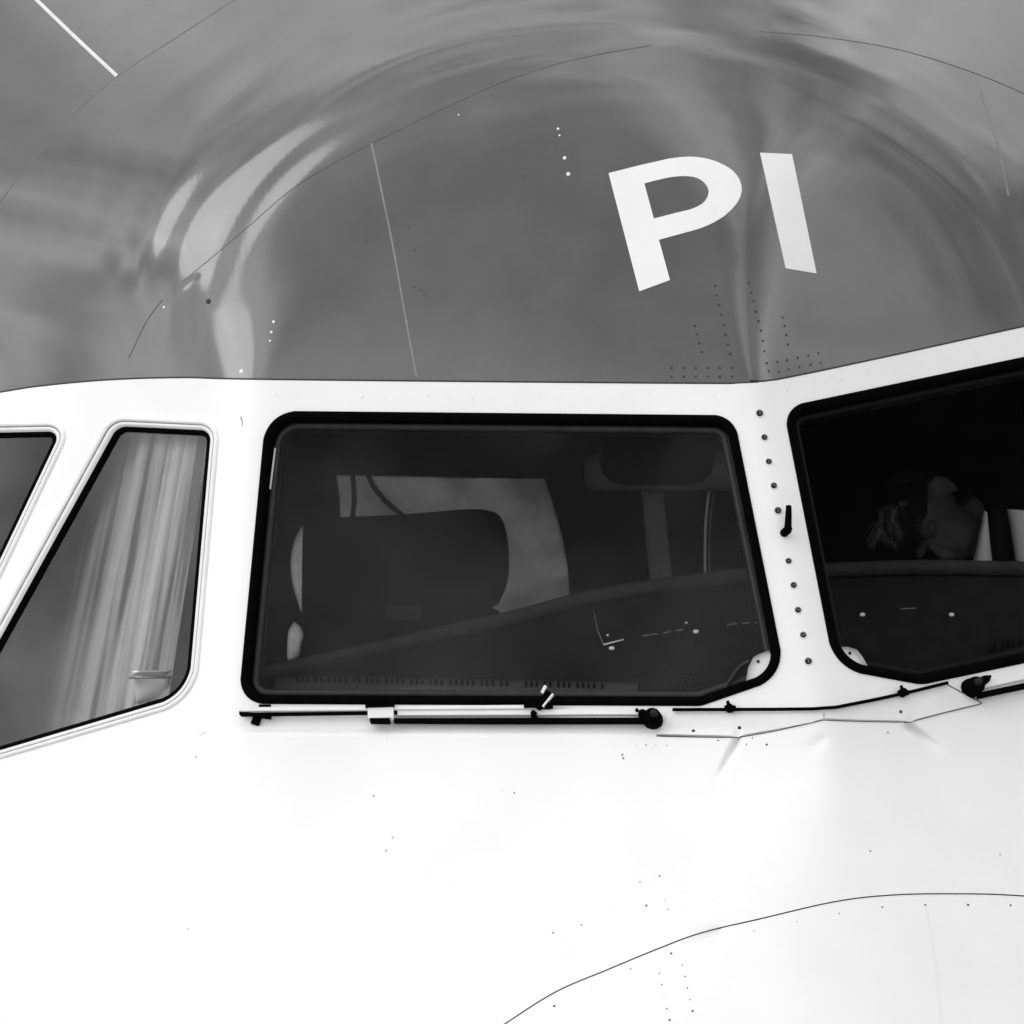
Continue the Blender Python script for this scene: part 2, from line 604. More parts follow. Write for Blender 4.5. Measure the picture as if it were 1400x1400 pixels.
paint_px = spline([(-900, 760), (-500, 640), (-200, 570), (0, 536), (60, 527), (150, 519), (250, 516), (330, 518), (600, 521), (1002, 524), (1026, 520),
                   (1060, 519), (1200, 490), (1400, 446), (1700, 381), (2300, 250)], 10)
pw = hull(paint_px[:, 0], paint_px[:, 1])[:, [0, 2]]
X0, X1, Z0, Z1 = -2.3, 2.3, -2.1, 1.9
k = (pw[:, 0] > X0 + 0.02) & (pw[:, 0] < X1 - 0.02)
pw = pw[k]
pw = np.vstack([[X0, pw[0, 1]], pw, [X1, pw[-1, 1]]])

holes = []
for P_, R_ in WINDOWS:
    o = rounded(P_, R_)
    holes.append(hull(o[:, 0], o[:, 1])[:, [0, 2]])

def axis(a, b, lo, hi, step):
    out = list(np.arange(lo, hi, step))
    s, q = step, hi
    while q < b:
        out.append(min(q, b)); s *= 1.25; q += s
    out.append(b)
    s, q = step, lo - step
    while q > a:
        out.append(q); s *= 1.25; q -= s
    out.append(a)
    return np.unique(np.round(out, 6))

xs = axis(X0, X1, -1.06, 1.08, 0.0125)
zs = axis(Z0, Z1, -1.04, 1.08, 0.0125)
GX, GZ = np.meshgrid(xs, zs)
GX, GZ = GX.ravel(), GZ.ravel()
for x0_, z0_, x1_, z1_, dep_, w_ in CRE:            # finer mesh where the skin is creased
    L_ = math.hypot(x1_ - x0_, z1_ - z0_); tx, tz = (x1_ - x0_) / L_, (z1_ - z0_) / L_
    aa, bb = np.meshgrid(np.arange(-0.02, L_ + 0.01, 0.004), np.arange(-3 * w_, 3 * w_ + 1e-6, w_ / 4))
    ex = (x0_ + tx * aa - tz * bb).ravel(); ez = (z0_ + tz * aa + tx * bb).ravel()
    kx = near_lines(GX, GZ, [[np.array([x0_ - tx * .02, z0_ - tz * .02]), np.array([x1_, z1_])]], 3 * w_)
    GX = np.concatenate([GX[~kx], ex]); GZ = np.concatenate([GZ[~kx], ez])
lines = [np.vstack([h, h[:1]]) for h in holes] + [pw]
ok = ~near_lines(GX, GZ, lines, 0.005)
for h in holes:
    ok &= ~in_poly(GX, GZ, h)
v, f = cdt(GX[ok], GZ[ok], lines)
c = v[f].mean(1)
keep = np.ones(len(f), bool)
for h in holes:
    keep &= ~in_poly(c[:, 0], c[:, 1], h)
f, c = f[keep], c[keep]
line_z = np.interp(c[:, 0], pw[:, 0], pw[:, 1])
N3 = normal(v[:, 0], v[:, 1])
V3 = np.stack([v[:, 0], H(v[:, 0], v[:, 1]), v[:, 1]], 1)
f = orient(V3, f)
up_side = c[:, 1] > line_z
submesh('roof_skin', V3, N3, f[up_side], M['grey'], plane)
submesh('nose_skin', V3, N3, f[~up_side], M['white'], plane)
# dark lining just inside the skin
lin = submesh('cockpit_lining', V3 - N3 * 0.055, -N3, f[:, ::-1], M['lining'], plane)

# rest of the forward fuselage: the skin's rim carried back to a closed barrel
YB = 5.0
rim = [(x, Z0) for x in xs] + [(X1, z) for z in zs[1:]] + [(x, Z1) for x in xs[::-1][1:]] + [(X0, z) for z in zs[::-1][1:-1]]
rim = np.array(rim)
front = np.stack([rim[:, 0], H(rim[:, 0], rim[:, 1]), rim[:, 1]], 1)
back = front.copy(); back[:, 1] = YB; back[:, 0] *= 0.9; back[:, 2] = back[:, 2] * 0.9
n = len(rim)
mesh('fuselage_barrel', np.vstack([front, back]), [(i, (i + 1) % n, n + (i + 1) % n, n + i) for i in range(n)] + [tuple(range(n, 2 * n))], M['white'], plane, False)

# --- windshields
def fill_window(name, pts, rad, inset, off, m, label=None):
    return patch(name, rounded(pts, rad, inset, 8, 14), m, plane, off=off, step=0.03)


def windshield(pts, rad, label, gm):
    gl = fill_window('windshield', pts, rad, 20, -0.020, gm)
    gl['label'] = label
    ring('gasket', pts, rad, [(-1.0, -0.003), (0.0, 0.003), (2.0, 0.006), (8, 0.006), (11.5, 0.002), (13.2, -0.006), (14, -0.024)], M['rubber'], gl)
    ring('inner_frame', pts, rad, [(13.4, -0.014), (15, -0.012), (20, -0.012), (22, -0.016), (22.5, -0.028), (24, -0.040), (14, -0.056)], M['inner'] if gm is M['glass'] else M['inner_shaded'], gl)
    return gl

wl_glass = windshield(WS_L, WS_LR, 'wide left windshield pane in front of the empty seat', M['glass'])
wr_glass = windshield(WS_R, WS_RR, 'dark right windshield pane in front of the bowed person', M['glass2'])

# highlight of the inner frame, laid on as a pale strip at the left jamb, and bright reveal line at the right jamb of the near windshield
def reveal(pts, w, off, m, name):
    P = resample(pts, 8)
    o = strip(name, P, w, off, m, wl_glass)
    return o
reveal([(378, 612), (371, 668)], 6, -0.013, M['stripe'], 'jamb_highlight')
reveal([(991, 582), (1053, 890)], 3.5, -0.013, M['post'], 'edge_trim')

# white corner brackets with a screw
def bracket(pts, screw, parent):
    o = patch('corner_bracket', resample(pts + pts[:1], 5)[:-1], M['plate'], parent, off=-0.0115, step=0.01, edge=True)
    bm = bmesh.new()
    p, x, u, nn = frame_at(*screw)
    tube_bm(bm, [p - nn * 0.018, p - nn * 0.0095], 0.0032, 8)
    from_bm('bracket_screw', bm, M['darkmetal'], parent)
bracket([(1030, 898), (1040, 893), (1052, 889), (1056, 905), (1054, 918), (1040, 926), (1019, 934), (1023, 912)], (1036, 903), wl_glass)
bracket([(1148, 884), (1160, 884), (1172, 888), (1180, 898), (1188, 912), (1172, 912), (1158, 907), (1150, 898)], (1166, 891), wr_glass)

strip('bracket_edge', spline([(992, 940), (1000, 925), (1011, 910), (1023, 903)], 5), 2.5, -0.013, M['post'], wl_glass)

# --- side windows
def side_window(pts, rad, label):
    gl = fill_window('side_window', pts, rad, 18.5, -0.010, M['sideglass'])
    gl['label'] = label
    ring('window_frame', pts, rad, [(-2, -0.002), (-1, 0.003), (2, 0.005), (4, 0.003), (5, -0.001), (6.5, 0.002), (9, 0.002), (11, -0.002), (12.5, -0.006)], M['plate'], gl)
    ring('frame_groove', pts, rad, [(4.2, 0.002), (4.8, 0.0022), (5.4, 0.0021), (6.0, 0.001)], M['steel'], gl)
    ring('rubber_seal', pts, rad, [(11.8, -0.004), (13, -0.004), (16, -0.005), (18, -0.007), (19.5, -0.013), (17, -0.03)], M['rubber'], gl)
    return gl
sa = side_window(SW_A, SW_AR, 'larger side window with the pale curtain behind it')
sb = side_window(SW_B, SW_BR, 'rearmost side window cut by the left edge of the photo')

sc3 = side_window(SW_C, SW_CR, 'unseen side window beyond the dark right windshield, added to light the cockpit')

# --- seams, painted edge, pale lines
strip('paint_edge', paint_px[(paint_px[:, 0] > -300) & (paint_px[:, 0] < 1700)], 3.0, 0.0008, M['seam'], plane)
def seam(pts, w, m, name='panel_seam', h=0.0008, wend=None):
    return strip(name, spline(pts, 7), w, h, m, plane, wend)
seam([(-80, 400), (0, 277), (45, 220), (100, 158), (160, 105), (240, 52), (330, -6), (420, -60)], 2.0, M['faintseam'], 'panel_seam', 0.0005)
seam([(250, 385), (330, 318), (400, 258), (455, 224), (510, 195), (590, 156), (680, 115), (760, 88), (830, 72), (890, 62)], 0.7, M['faintseam'], wend=1.6)
seam([(1040, 43), (1120, 50), (1220, 66), (1310, 92), (1400, 128), (1500, 180)], 0.6, M['faintseam'], wend=1.8)
seam([(176, 490), (200, 440), (222, 410)], 1.4, M['faintseam'])
seam([(640, 1434), (690, 1400), (760, 1356), (830, 1326), (900, 1297), (960, 1275), (1040, 1256), (1140, 1233), (1215, 1224), (1300, 1222), (1400, 1225), (1600, 1242)], 2.2, M['seam'], 'radome_seam')
seam([(40, -10), (100, 48), (160, 104)], 6.5, M['stripe'], 'white_stripe')
seam([(508, 196), (520, 252), (538, 340), (553, 425), (570, 516)], 4.0, M['line'], 'pale_stripe')
seam([(1337, 112), (1352, 160), (1366, 205), (1379, 268)], 4.0, M['line'], 'pale_stripe')
seam([(1265, 1240), (1275, 1300), (1286, 1400)], 1.0, M['plate'], 'skin_joint')

# --- lettering
P_out = np.vstack([resample([(832, 237), (874, 398.5), (916, 383), (901, 328)], 6)[:-1],
                   spline([(901, 328), (930, 320), (958, 312), (978, 303), (993, 293), (1008, 277), (1014, 261), (1011, 246), (1002, 234), (990, 226), (975, 219.5), (957, 215.5), (938, 214.5), (915, 217)], 6)[:-1],
                   resample([(915, 217), (875, 226), (832, 237)], 6)[:-1]])
P_in = np.vstack([resample([(894, 299), (881, 251)], 6)[:-1],
                  spline([(881, 251), (900, 246), (920, 242), (939, 241), (953, 243.5), (963, 250), (969, 261), (964, 275), (948, 285), (925, 291), (894, 299)], 5)[:-1]])
lp = patch('letter', P_out, M['letter'], plane, off=0.0013, holes=[P_in], step=0.012, edge=True)
lp['label'] = 'white letter P on the grey roof'
I_out = resample([(1039, 209), (1082.5, 211), (1116, 374), (1074, 367), (1039, 209)], 6)[:-1]
li = patch('letter', I_out, M['letter'], plane, off=0.0013, step=0.012, edge=True)
li['label'] = 'white letter I on the grey roof'

# --- rivets
def disc_mesh(name, r, h, m, dish=False, seg=10):
    bm = bmesh.new()
    rows = []
    for rr, z in ((r, -0.0012), (r * 0.92, h * 0.6), (r * 0.6, h), (r * 0.25, h * (0.2 if dish else 1.05))):
        rows.append([bm.verts.new((rr * math.cos(k * 2 * math.pi / seg), rr * math.sin(k * 2 * math.pi / seg), z)) for k in range(seg)])
    for a, b in zip(rows[:-1], rows[1:]):
        for k in range(seg):
            bm.faces.new((a[k], a[(k + 1) % seg], b[(k + 1) % seg], b[k]))
    bm.faces.new(rows[-1])
    me = bpy.data.meshes.new(name); bm.to_mesh(me); bm.free()
    me.materials.append(m)
    for p in me.polygons: p.use_smooth = True
    return me

def place(name, me, px, py, parent, sc=1.0, lift=0.0):
    p, x, u, nn = frame_at(px, py)
    o = bpy.data.objects.new(name, me)
    COL.objects.link(o)
    o.parent = parent
    q = Matrix((x, u, nn)).transposed().to_quaternion() if x.cross(u).dot(nn) > 0 else Matrix((-x, u, nn)).transposed().to_quaternion()
    o.rotation_mode = 'QUATERNION'
    o.rotation_quaternion = q
    o.location = p + nn * lift
    o.scale = (sc, sc, sc)
    return o

rv_dark = disc_mesh('rivet', 0.0034, 0.0009, M['seam'])
rv_white = disc_mesh('rivet', 0.0036, 0.0010, M['letter'])
rv_grey = disc_mesh('rivet', 0.0032, 0.0008, M['faintseam'])
rv_skin = disc_mesh('rivet', 0.0045, 0.0006, M['white'])

dark = [(978, 391), (980, 404), (983, 417), (986, 430), (989.5, 444), (992, 457.5), (995, 471), (998, 484),
        (950, 445.5), (953, 457), (956, 469.5), (959.5, 481),
        (1024, 386.5), (1027, 400), (1030, 412), (1033, 426), (1037, 439), (1040, 452), (1043, 466), (1045, 480),
        (1070, 434), (1072.5, 445.5), (1075, 458), (1077, 471)]
for x in (918, 934.7, 951.3, 968.3, 984, 1001):
    dark += [(x, 503), (x, 515)]
dark += [(1048, 496.5), (1063, 495), (1076, 492.5), (1090.5, 489), (1105, 486), (1119, 483),
         (1051, 507.5), (1065, 508.5), (1078, 505), (1093, 502), (1108, 498.5), (1122, 496)]
for x, y in dark:
    place('rivet', rv_dark, x, y, plane, random.uniform(0.65, 0.85))
for x, y, s in [(763, 176, .8), (765, 185, .6), (772, 216, 1.1), (777, 238, 1.2), (374, 440, .9), (371, 454, .8), (369, 466, .6), (330, 508, 1.3), (224, 420, .8), (627, 157, .5)]:
    place('rivet', rv_white, x, y, plane, s)
for i in range(17):
    place('rivet', rv_grey, 612 + i * 17.5, 499 + 0.2 * i + random.uniform(-1, 1), plane, 0.55)
for x, y in [(575, 396), (580, 404), (567, 393), (568, 342), (500, 330), (285, 412), (560, 310), (716, 241)]:
    place('rivet', rv_dark, x, y, plane, 0.5 if x != 285 else 1.6)
low = [(332, 62, 1), (335, 71, 1), (370, 36, .5), (395, 36, .7), (421, 36, .5), (451, 37, .6), (587, 24, .8), (640, 22, .7), (662, 34, .7), (678, 17, .7), (716, 35, 1.1),
       (1038, 3, .9), (45, 163, .9), (14, 156, .5), (379, 400, .8), (431, 384, .9), (396, 463, 1.1), (445, 449, .6), (453, 473, .7), (148, 535, .9), (224, 514, .8), (991, 318, .9),
       (1336, 327, .8), (1350, 371, .4), (1378, 368, .4), (462, 590, 1.1), (431, 643, .7), (437, 673, .8), (443, 705, .5), (450, 737, .8), (458, 767, 1.1), (491, 621, .7), (499, 651, .8),
       (505, 682, .8), (512, 713, .7), (519, 743, 1.1), (151, 730, 1.2), (250, 678, .4), (354, 631, .7), (570, 558, .5), (683, 530, .6), (796, 506, .6), (909, 484, .7), (1023, 467, .9),
       (1137, 461, 1), (1251, 461, 1.3), (1364, 462, 1.1), (575, 450, .5), (672, 385, .4), (310, 476, .35), (500, 425, .35), (505, 468, .35)]
for x, y, s in low:
    place('rivet', rv_dark if s > 0.6 else rv_grey, x / 1.944 + 680, y / 1.944 + 1000, plane, s * 0.62)
for x, y, s in [(257, 1270, .8), (511, 1088, .9), (537, 1145, .8), (528, 1163, .9), (268, 1035, .9), (530, 1010, .4), (1248, 640, .3)]:
    place('rivet', rv_dark, x, y, plane, s * 0.62)
for i in range(22):           # painted-over rivets along the white band
    place('rivet', rv_skin, 345 + i * 30, 541 + random.uniform(-3, 3), plane, random.uniform(0.5, 0.9))
for i in range(9):
    place('rivet', rv_skin, 1075 + i * 37, 533 - i * 7.8 + random.uniform(-2, 2), plane, 0.9)

# --- bolts in the centre post
def bolt_mesh():
    bm = bmesh.new()
    seg = 14
    rows = []
    for rr, z in ((0.0100, -0.001), (0.0095, 0.0008), (0.0080, 0.0010), (0.0074, -0.0006), (0.0066, -0.0006), (0.0060, 0.0022), (0.0046, 0.0028)):
        rows.append([bm.verts.new((rr * math.cos(k * 2 * math.pi / seg), rr * math.sin(k * 2 * math.pi / seg), z)) for k in range(seg)])
    for i, (a, b) in enumerate(zip(rows[:-1], rows[1:])):
        for k in range(seg):
            q = bm.faces.new((a[k], a[(k + 1) % seg], b[(k + 1) % seg], b[k]))
            q.material_index = 0 if i < 2 else 1
    q = bm.faces.new(rows[-1]); q.material_index = 1
    # screwdriver slot left as a raised bar of bright metal worn clean
    vs = box_bm(bm, (0, 0, 0.0029), 0.008, 0.0018, 0.0008)
    for ff in {ff for v_ in vs for ff in v_.link_faces}: ff.material_index = 2
    me = bpy.data.meshes.new('bolt'); bm.to_mesh(me); bm.free()
    for mm in (M['plate'], M['darkmetal'], M['steel']): me.materials.append(mm)
    return me
bm_ = bolt_mesh()
for i, (x, y) in enumerate([(1038.5, 565), (1045, 598), (1051, 631), (1058, 664), (1063.5, 698), (1078, 767), (1085, 800), (1091, 834), (1098, 868), (1105, 904)]):
    o = place('bolt', bm_, x, y, plane, random.uniform(0.8, 0.95))
    o.rotation_quaternion = o.rotation_quaternion @ Matrix.Rotation(random.uniform(0, 3.1), 3, 'Z').to_quaternion()

# black probe standing on the centre post
p, x, u, nn = frame_at(1073, 714)
bm = bmesh.new()
ax = Vector((hull(np.array([1074.]), np.array([692.]))[0] - hull(np.array([1071.5]), np.array([733.]))[0])).normalized()
tube_bm(bm, [p - ax * 0.022 - nn * 0.002, p - ax * 0.022 + nn * 0.018, p - ax * 0.018 + nn * 0.024], 0.0085, 10)
tube_bm(bm, [p - ax * 0.026 + nn * 0.020, p - ax * 0.010 + nn * 0.021, p + ax * 0.012 + nn * 0.020, p + ax * 0.028 + nn * 0.018], 0.0078, 10, r2=0.0055)
pr = from_bm('probe', bm, M['rubber'], plane, True)
pr['label'] = 'small black probe on the bolted centre post'

# --- fairing plates under the centre post
for pts in ([(922, 975), (1010, 975), (1110, 973), (1124, 972), (1125, 983), (1110, 988), (1060, 998), (1009, 1007), (950, 1006), (898, 1005), (909, 988)],
            [(1126, 972), (1160, 966), (1220, 954), (1294, 938), (1316, 950), (1339, 962), (1290, 974), (1243, 986), (1180, 985), (1127, 983)]):
    o = patch('fairing_plate', resample(pts + pts[:1], 8)[:-1], M['plate'], plane, off=0.004, step=0.015, edge=True)
    L = resample(pts + pts[:1], 8)
    lo_ = L[(L[:, 1] > 0)]
strip('scuff', spline([(329, 570), (331, 576), (332, 583)], 3), 2.6, 0.0004, M['line'], plane, 1.0)
strip('plate_gap', resample([(909, 988), (898, 1006), (950, 1007.5), (1009, 1008.5), (1060, 999.5), (1125, 984.5)], 7), 1.7, 0.0010, M['faintseam'], plane)
strip('plate_gap', resample([(1125, 984.5), (1180, 986.5), (1243, 987.5), (1290, 975), (1340, 963)], 7), 1.7, 0.0010, M['faintseam'], plane)
strip('plate_gap', resample([(1294, 937), (1316, 949), (1341, 962)], 7), 1.8, 0.0048, M['faintseam'], plane)
for x, y in [(1011, 996), (1230, 974), (948, 1001)]:
    place('rivet', rv_dark, x, y, plane, 1.1, 0.004)

# --- spray tube with nozzles
def path3(pts, off, step=8):
    P = resample(pts, step)
    return [Vector(q) for q in hull(P[:, 0], P[:, 1], off)]
bm = bmesh.new()
tube_bm(bm, path3([(920, 972), (1060, 971.5), (1112, 971), (1140, 969), (1200, 957), (1245, 947), (1292, 935.5)], 0.0095), 0.0034, 8)
tube = from_bm('spray_tube', bm, M['rubber'], plane, True)
for nx_, ny_ in ((998, 970), (1231, 949)):
    p, x, u, nn = frame_at(nx_, ny_)
    bm = bmesh.new()
    rot = Matrix((x, nn, u)).transposed()
    tube_bm(bm, [p + nn * 0.001, p + nn * 0.016], 0.0085, 9)
    tube_bm(bm, [p + nn * 0.010 - u * 0.004, p + nn * 0.013 + u * 0.014 - x * 0.004], 0.0050, 8, r2=0.003)
    tube_bm(bm, [p + nn * 0.010 - x * 0.010, p + nn * 0.010 + x * 0.012], 0.0055, 8)
    from_bm('spray_nozzle', bm, M['rubber'], tube, True)

# --- wipers
def bar(name, a, b, w, t, off, m, parent, w2=None):
    """flat bar on the hull between px points: w px high, t m thick, its underside off m above the hull."""
    P = resample([a, b], 10)
    T = (P[-1] - P[0]) / np.linalg.norm(P[-1] - P[0])
    Nn = np.array([-T[1], T[0]])
    n = len(P)
    W = np.linspace(w, w2 if w2 else w, n)[:, None] / 2
    L = []
    for q, h in ((-1, off), (-1, off + t * 0.75), (-0.75, off + t), (0.75, off + t), (1, off + t * 0.75), (1, off)):
        Q = P + Nn * W * q
        L.append(hull(Q[:, 0], Q[:, 1], h))
    V = np.concatenate(L)
    F = [(j * n + i, j * n + i + 1, ((j + 1) % 6) * n + i + 1, ((j + 1) % 6) * n + i) for j in range(6) for i in range(n - 1)]
    F += [tuple(j * n for j in range(6)), tuple(j * n + n - 1 for j in range(6))[::-1]]
    o = mesh(name, V, F, m, parent, False)
    fix_normals(o)
    return o

w1 = bar('wiper', (540, 989.5), (900, 989), 8.0, 0.010, 0.012, M['rubber'], plane)
w1['label'] = 'parked windshield wiper lying under the wide left windshield'
bar('link_bar', (545, 978), (884, 977), 8.5, 0.008, 0.012, M['plate'], w1)
bar('blade_holder', (332, 973.5), (740, 970.5), 6.0, 0.009, 0.015, M['plate'], w1)
bar('blade_rubber', (331, 979), (742, 974.5), 4.2, 0.012, 0.006, M['rubber'], w1, 2.2)
bar('blade_tip', (330, 977), (372, 983), 5.0, 0.010, 0.008, M['rubber'], w1)
bar('blade_stop', (353, 981), (349, 992), 11, 0.010, 0.002, M['rubber'], w1)
bar('end_tab', (356, 968.5), (372, 968.5), 5, 0.006, 0.014, M['rubber'], w1)
bar('clamp', (505, 980), (540, 979), 19, 0.016, 0.012, M['plate'], w1)
bar('clamp_cap', (502, 970), (541, 969), 5.5, 0.020, 0.012, M['rubber'], w1)
bar('clamp_foot', (508, 990), (535, 990), 6, 0.019, 0.012, M['rubber'], w1)
def blob(name, pxs, parent, m, r, off=0.016, h=0.02):
    bm = bmesh.new()
    for (qx, qy, rr) in pxs:
        p, x, u, nn = frame_at(qx, qy)
        tube_bm(bm, [p + nn * (off - 0.016), p + nn * (off + h * 0.7), p + nn * (off + h)], rr / 700, 12, r2=rr / 700 * 0.72)
    return from_bm(name, bm, m, parent, True)
blob('pivot_knob', [(893, 985, 14), (880, 981, 7)], w1, M['rubber'], 0.02)
blob('pivot_nut', [(896, 983, 6.5)], w1, M['darkmetal'], 0.01, 0.024, 0.022)
blob('arm_bolt', [(731, 980, 5)], w1, M['rubber'], 0.01, 0.012, 0.018)
blob('arm_bolt', [(872, 975, 3)], w1, M['rubber'], 0.01, 0.012, 0.014)
bar('blade_yoke', (718, 969), (757, 968), 7.5, 0.018, 0.012, M['rubber'], w1)
bar('yoke_fork', (736, 974), (752, 950), 8, 0.010, 0.022, M['rubber'], w1)
bar('yoke_highlight', (743, 953), (748, 943), 4.5, 0.010, 0.026, M['plate'], w1)  # white sliver standing in for a highlight on the black fork
bar('yoke_fork', (744, 972), (758, 954), 3, 0.010, 0.024, M['plate'], w1)  # second white sliver, a highlight painted along the fork

w2 = bar('wiper', (1330, 955), (1660, 885), 8, 0.010, 0.012, M['rubber'], plane)
w2['label'] = 'windshield wiper under the dark right windshield'
bar('link_bar', (1338, 940), (1640, 874), 11, 0.008, 0.012, M['plate'], w2)
blob('pivot_knob', [(1325, 942, 14), (1336, 935, 7)], w2, M['rubber'], 0.02)
blob('pivot_nut', [(1322, 940, 6.5)], w2, M['darkmetal'], 0.01, 0.024, 0.022)
blob('arm_bolt', [(1344, 930, 3)], w2, M['rubber'], 0.01, 0.012, 0.014)

# ---------------------------------------------------------------- cockpit interior
def quadsheet(name, rows, m, parent, smooth=True, thick=0.0):
    """rows: list of lists of 3-D points."""
    n = len(rows[0])
    V = [p for r in rows for p in r]
    F = [(j * n + i, j * n + i + 1, (j + 1) * n + i + 1, (j + 1) * n + i) for j in range(len(rows) - 1) for i in range(n - 1)]
    o = mesh(name, V, F, m, parent, smooth)
    if thick:
        s = o.modifiers.new('thickness', 'SOLIDIFY'); s.thickness = thick; s.offset = 0
    return o

# glareshield: from the windshield foot rising back to its rim
rim_px = spline([(300, 925), (390, 906), (480, 886), (600, 859), (700, 836), (790, 812), (880, 795), (960, 785), (1040, 776), (1110, 772), (1180, 769), (1260, 767), (1340, 768), (1420, 770), (1520, 774), (1640, 780)], 26)
foot_px = np.stack([np.linspace(290, 1650, len(rim_px)), np.interp(np.linspace(290, 1650, len(rim_px)), [290, 960, 1090, 1260, 1650], [985, 985, 965, 958, 880])], 1)
rows = []
nrow = 9
fy = hull(foot_px[:, 0], foot_px[:, 1], -0.05)
for j in range(nrow):
    q = j / (nrow - 1)
    row = []
    for i in range(len(rim_px)):
        y0 = fy[i][1] + 0.02
        yr = max(0.50, y0 + 0.30)
        yy = y0 + (yr - y0) * q
        px_ = foot_px[i][0] * (1 - q) + rim_px[i][0] * q
        py_ = foot_px[i][1] * (1 - q) + (rim_px[i][1] + 20) * q
        row.append(at(px_, py_, yy))
    rows.append(row)
gs = quadsheet('glareshield', rows, M['dash'], plane)
rim3 = [Vector(r_) for r_ in rows[-1]]
# padded rim
bm = bmesh.new()
lo = []
sect = [(0.0, 0.003), (-0.012, 0.012), (-0.012, 0.026), (0.0, 0.032), (0.03, 0.030), (0.06, 0.01), (0.06, -0.12)]
rw = [[bm.verts.new(p_ + Vector((0, dy, dz))) for p_ in rim3] for dy, dz in sect]
for a, b in zip(rw[:-1], rw[1:]):
    for i in range(len(a) - 1):
        bm.faces.new((a[i], a[i + 1], b[i + 1], b[i]))
from_bm('glareshield_rim', bm, M['dashrim'], gs, True)

def on_dash(px_, py_):
    """point on the glareshield sheet nearest to a pixel."""
    best = None
    for r_ in range(nrow - 1):
        for i in range(len(rim_px) - 1):
            pass
    return best
DR = np.array([[tuple(p_) for p_ in r_] for r_ in rows])
def dash_pt(px_, py_, lift=0.004):
    kk = 1 + DR[..., 1] / CD
    U = DR[..., 0] / kk * 700 + 700; Wv = 700 - DR[..., 2] / kk * 700
    best, bp = 1e9, None
    for _ in range(1):
        # bilinear search over a refined grid
        for i in range(DR.shape[1] - 1):
            if not (min(U[0, i], U[-1, i]) - 60 <= px_ <= max(U[0, i + 1], U[-1, i + 1]) + 60): continue
            for fx in (0, .125, .25, .375, .5, .625, .75, .875):
                u_ = U[:, i] * (1 - fx) + U[:, i + 1] * fx
                w_ = Wv[:, i] * (1 - fx) + Wv[:, i + 1] * fx
                p3 = DR[:, i] * (1 - fx) + DR[:, i + 1] * fx
                j = int(np.clip(np.searchsorted(-w_, -py_) - 1, 0, nrow - 2))
                q = float(np.clip((py_ - w_[j]) / (w_[j + 1] - w_[j]), 0, 1))
                ux = u_[j] * (1 - q) + u_[j + 1] * q
                d = abs(ux - px_)
                if d < best:
                    best = d; bp = p3[j] * (1 - q) + p3[j + 1] * q
    return Vector(bp) + Vector((0, -0.8, 0.6)) * lift

# defroster slots along the foot of the glareshield
slot = bmesh.new()
box_bm(slot, (0, 0, 0), 0.0042, 0.006, 0.017)
slot_me = bpy.data.meshes.new('vent_slot'); slot.to_mesh(slot_me); slot.free(); slot_me.materials.append(M['black'])
vs = [[dash_pt(x_, 925 + 0.02 * (x_ - 380) + dy, 0.004) for x_ in range(376, 872, 15)] for dy in (0, 6, 12, 18)]
quadsheet('vent_strip', vs, M['vent'], gs, True, 0.002)
for i in range(49):
    x = 405 + i * 8.7
    if 695 < x < 718: continue
    y = 933 + i * 0.18
    o = bpy.data.objects.new('vent_slot', slot_me); COL.objects.link(o); o.parent = gs
    o.location = dash_pt(x, y, 0.0065); o.rotation_euler = (R(-35), 0, R(random.uniform(-3, 3)))
for i in range(8):
    o = bpy.data.objects.new('vent_slot', slot_me); COL.objects.link(o); o.parent = gs
    o.location = dash_pt(1352 + i * 8.5, 889 - i * 1.9, 0.0065); o.rotation_euler = (R(-35), 0, 0)
# seams and screws on the glareshield
def dash_line(pts, r, m, name):
    P = resample(pts, 14)
    bm = bmesh.new()
    tube_bm(bm, [dash_pt(a, b, 0.004) for a, b in P], r, 6)
    return from_bm(name, bm, m, gs, True)
dash_line([(812, 836), (818, 862), (825, 884)], 0.0010, M['post'], 'dash_joint')
dash_line([(826, 883), (852, 876)], 0.0016, M['plate'], 'dash_clip')
for a, b in (((880, 871), (898, 868)), ((905, 867), (918, 865)), ((925, 864), (936, 862)), ((994, 856), (1008, 854)), ((1013, 854), (1024, 853)), ((1030, 853), (1042, 852)),
             ((1230, 834), (1252, 833))):
    dash_line([a, b], 0.0010, M['post'], 'dash_stitch')
for x, y, s in [(835, 888, 1.3), (953, 865, 1.3), (1180, 842, 1.2), (1302, 842, 1.2), (829, 870, .6), (938, 853, .6)]:
    bm = bmesh.new(); bmesh.ops.create_uvsphere(bm, u_segments=10, v_segments=6, radius=0.0032 * s)
    for v_ in bm.verts: v_.co = Vector((v_.co.x * 1.5, v_.co.y * 0.7, v_.co.z))
    o = from_bm('dash_screw', bm, M['plate'], gs, True); o.location = dash_pt(x, y, 0.004)

# floor, rear bulkhead and trims
mesh('cockpit_floor', [(-1.4, 0.45, -0.98), (1.9, 0.45, -0.98), (1.9, 3.2, -0.98), (-1.4, 3.2, -0.98)], [(0, 1, 2, 3)], M['lining'], plane)
bm = bmesh.new()
box_bm(bm, (0.25, 2.35, -0.05), 3.1, 0.06, 1.9)
blk = from_bm('rear_bulkhead', bm, M['lining'], plane)
def trim(name, pts, y, w, m, parent, r=None):
    bm = bmesh.new()
    tube_bm(bm, [at(a, b, y) for a, b in pts], w, 10)
    return from_bm(name, bm, m, parent, True)
bm = bmesh.new()
a, b = at(884, 590, 1.75), at(906, 815, 1.75)
mid = (a + b) / 2; dd = b - a
rot = dd.to_track_quat('Z', 'Y').to_matrix()
box_bm(bm, mid, 0.034, 0.05, dd.length, rot, 0.008)
from_bm('door_post', bm, M['post'], plane, True)
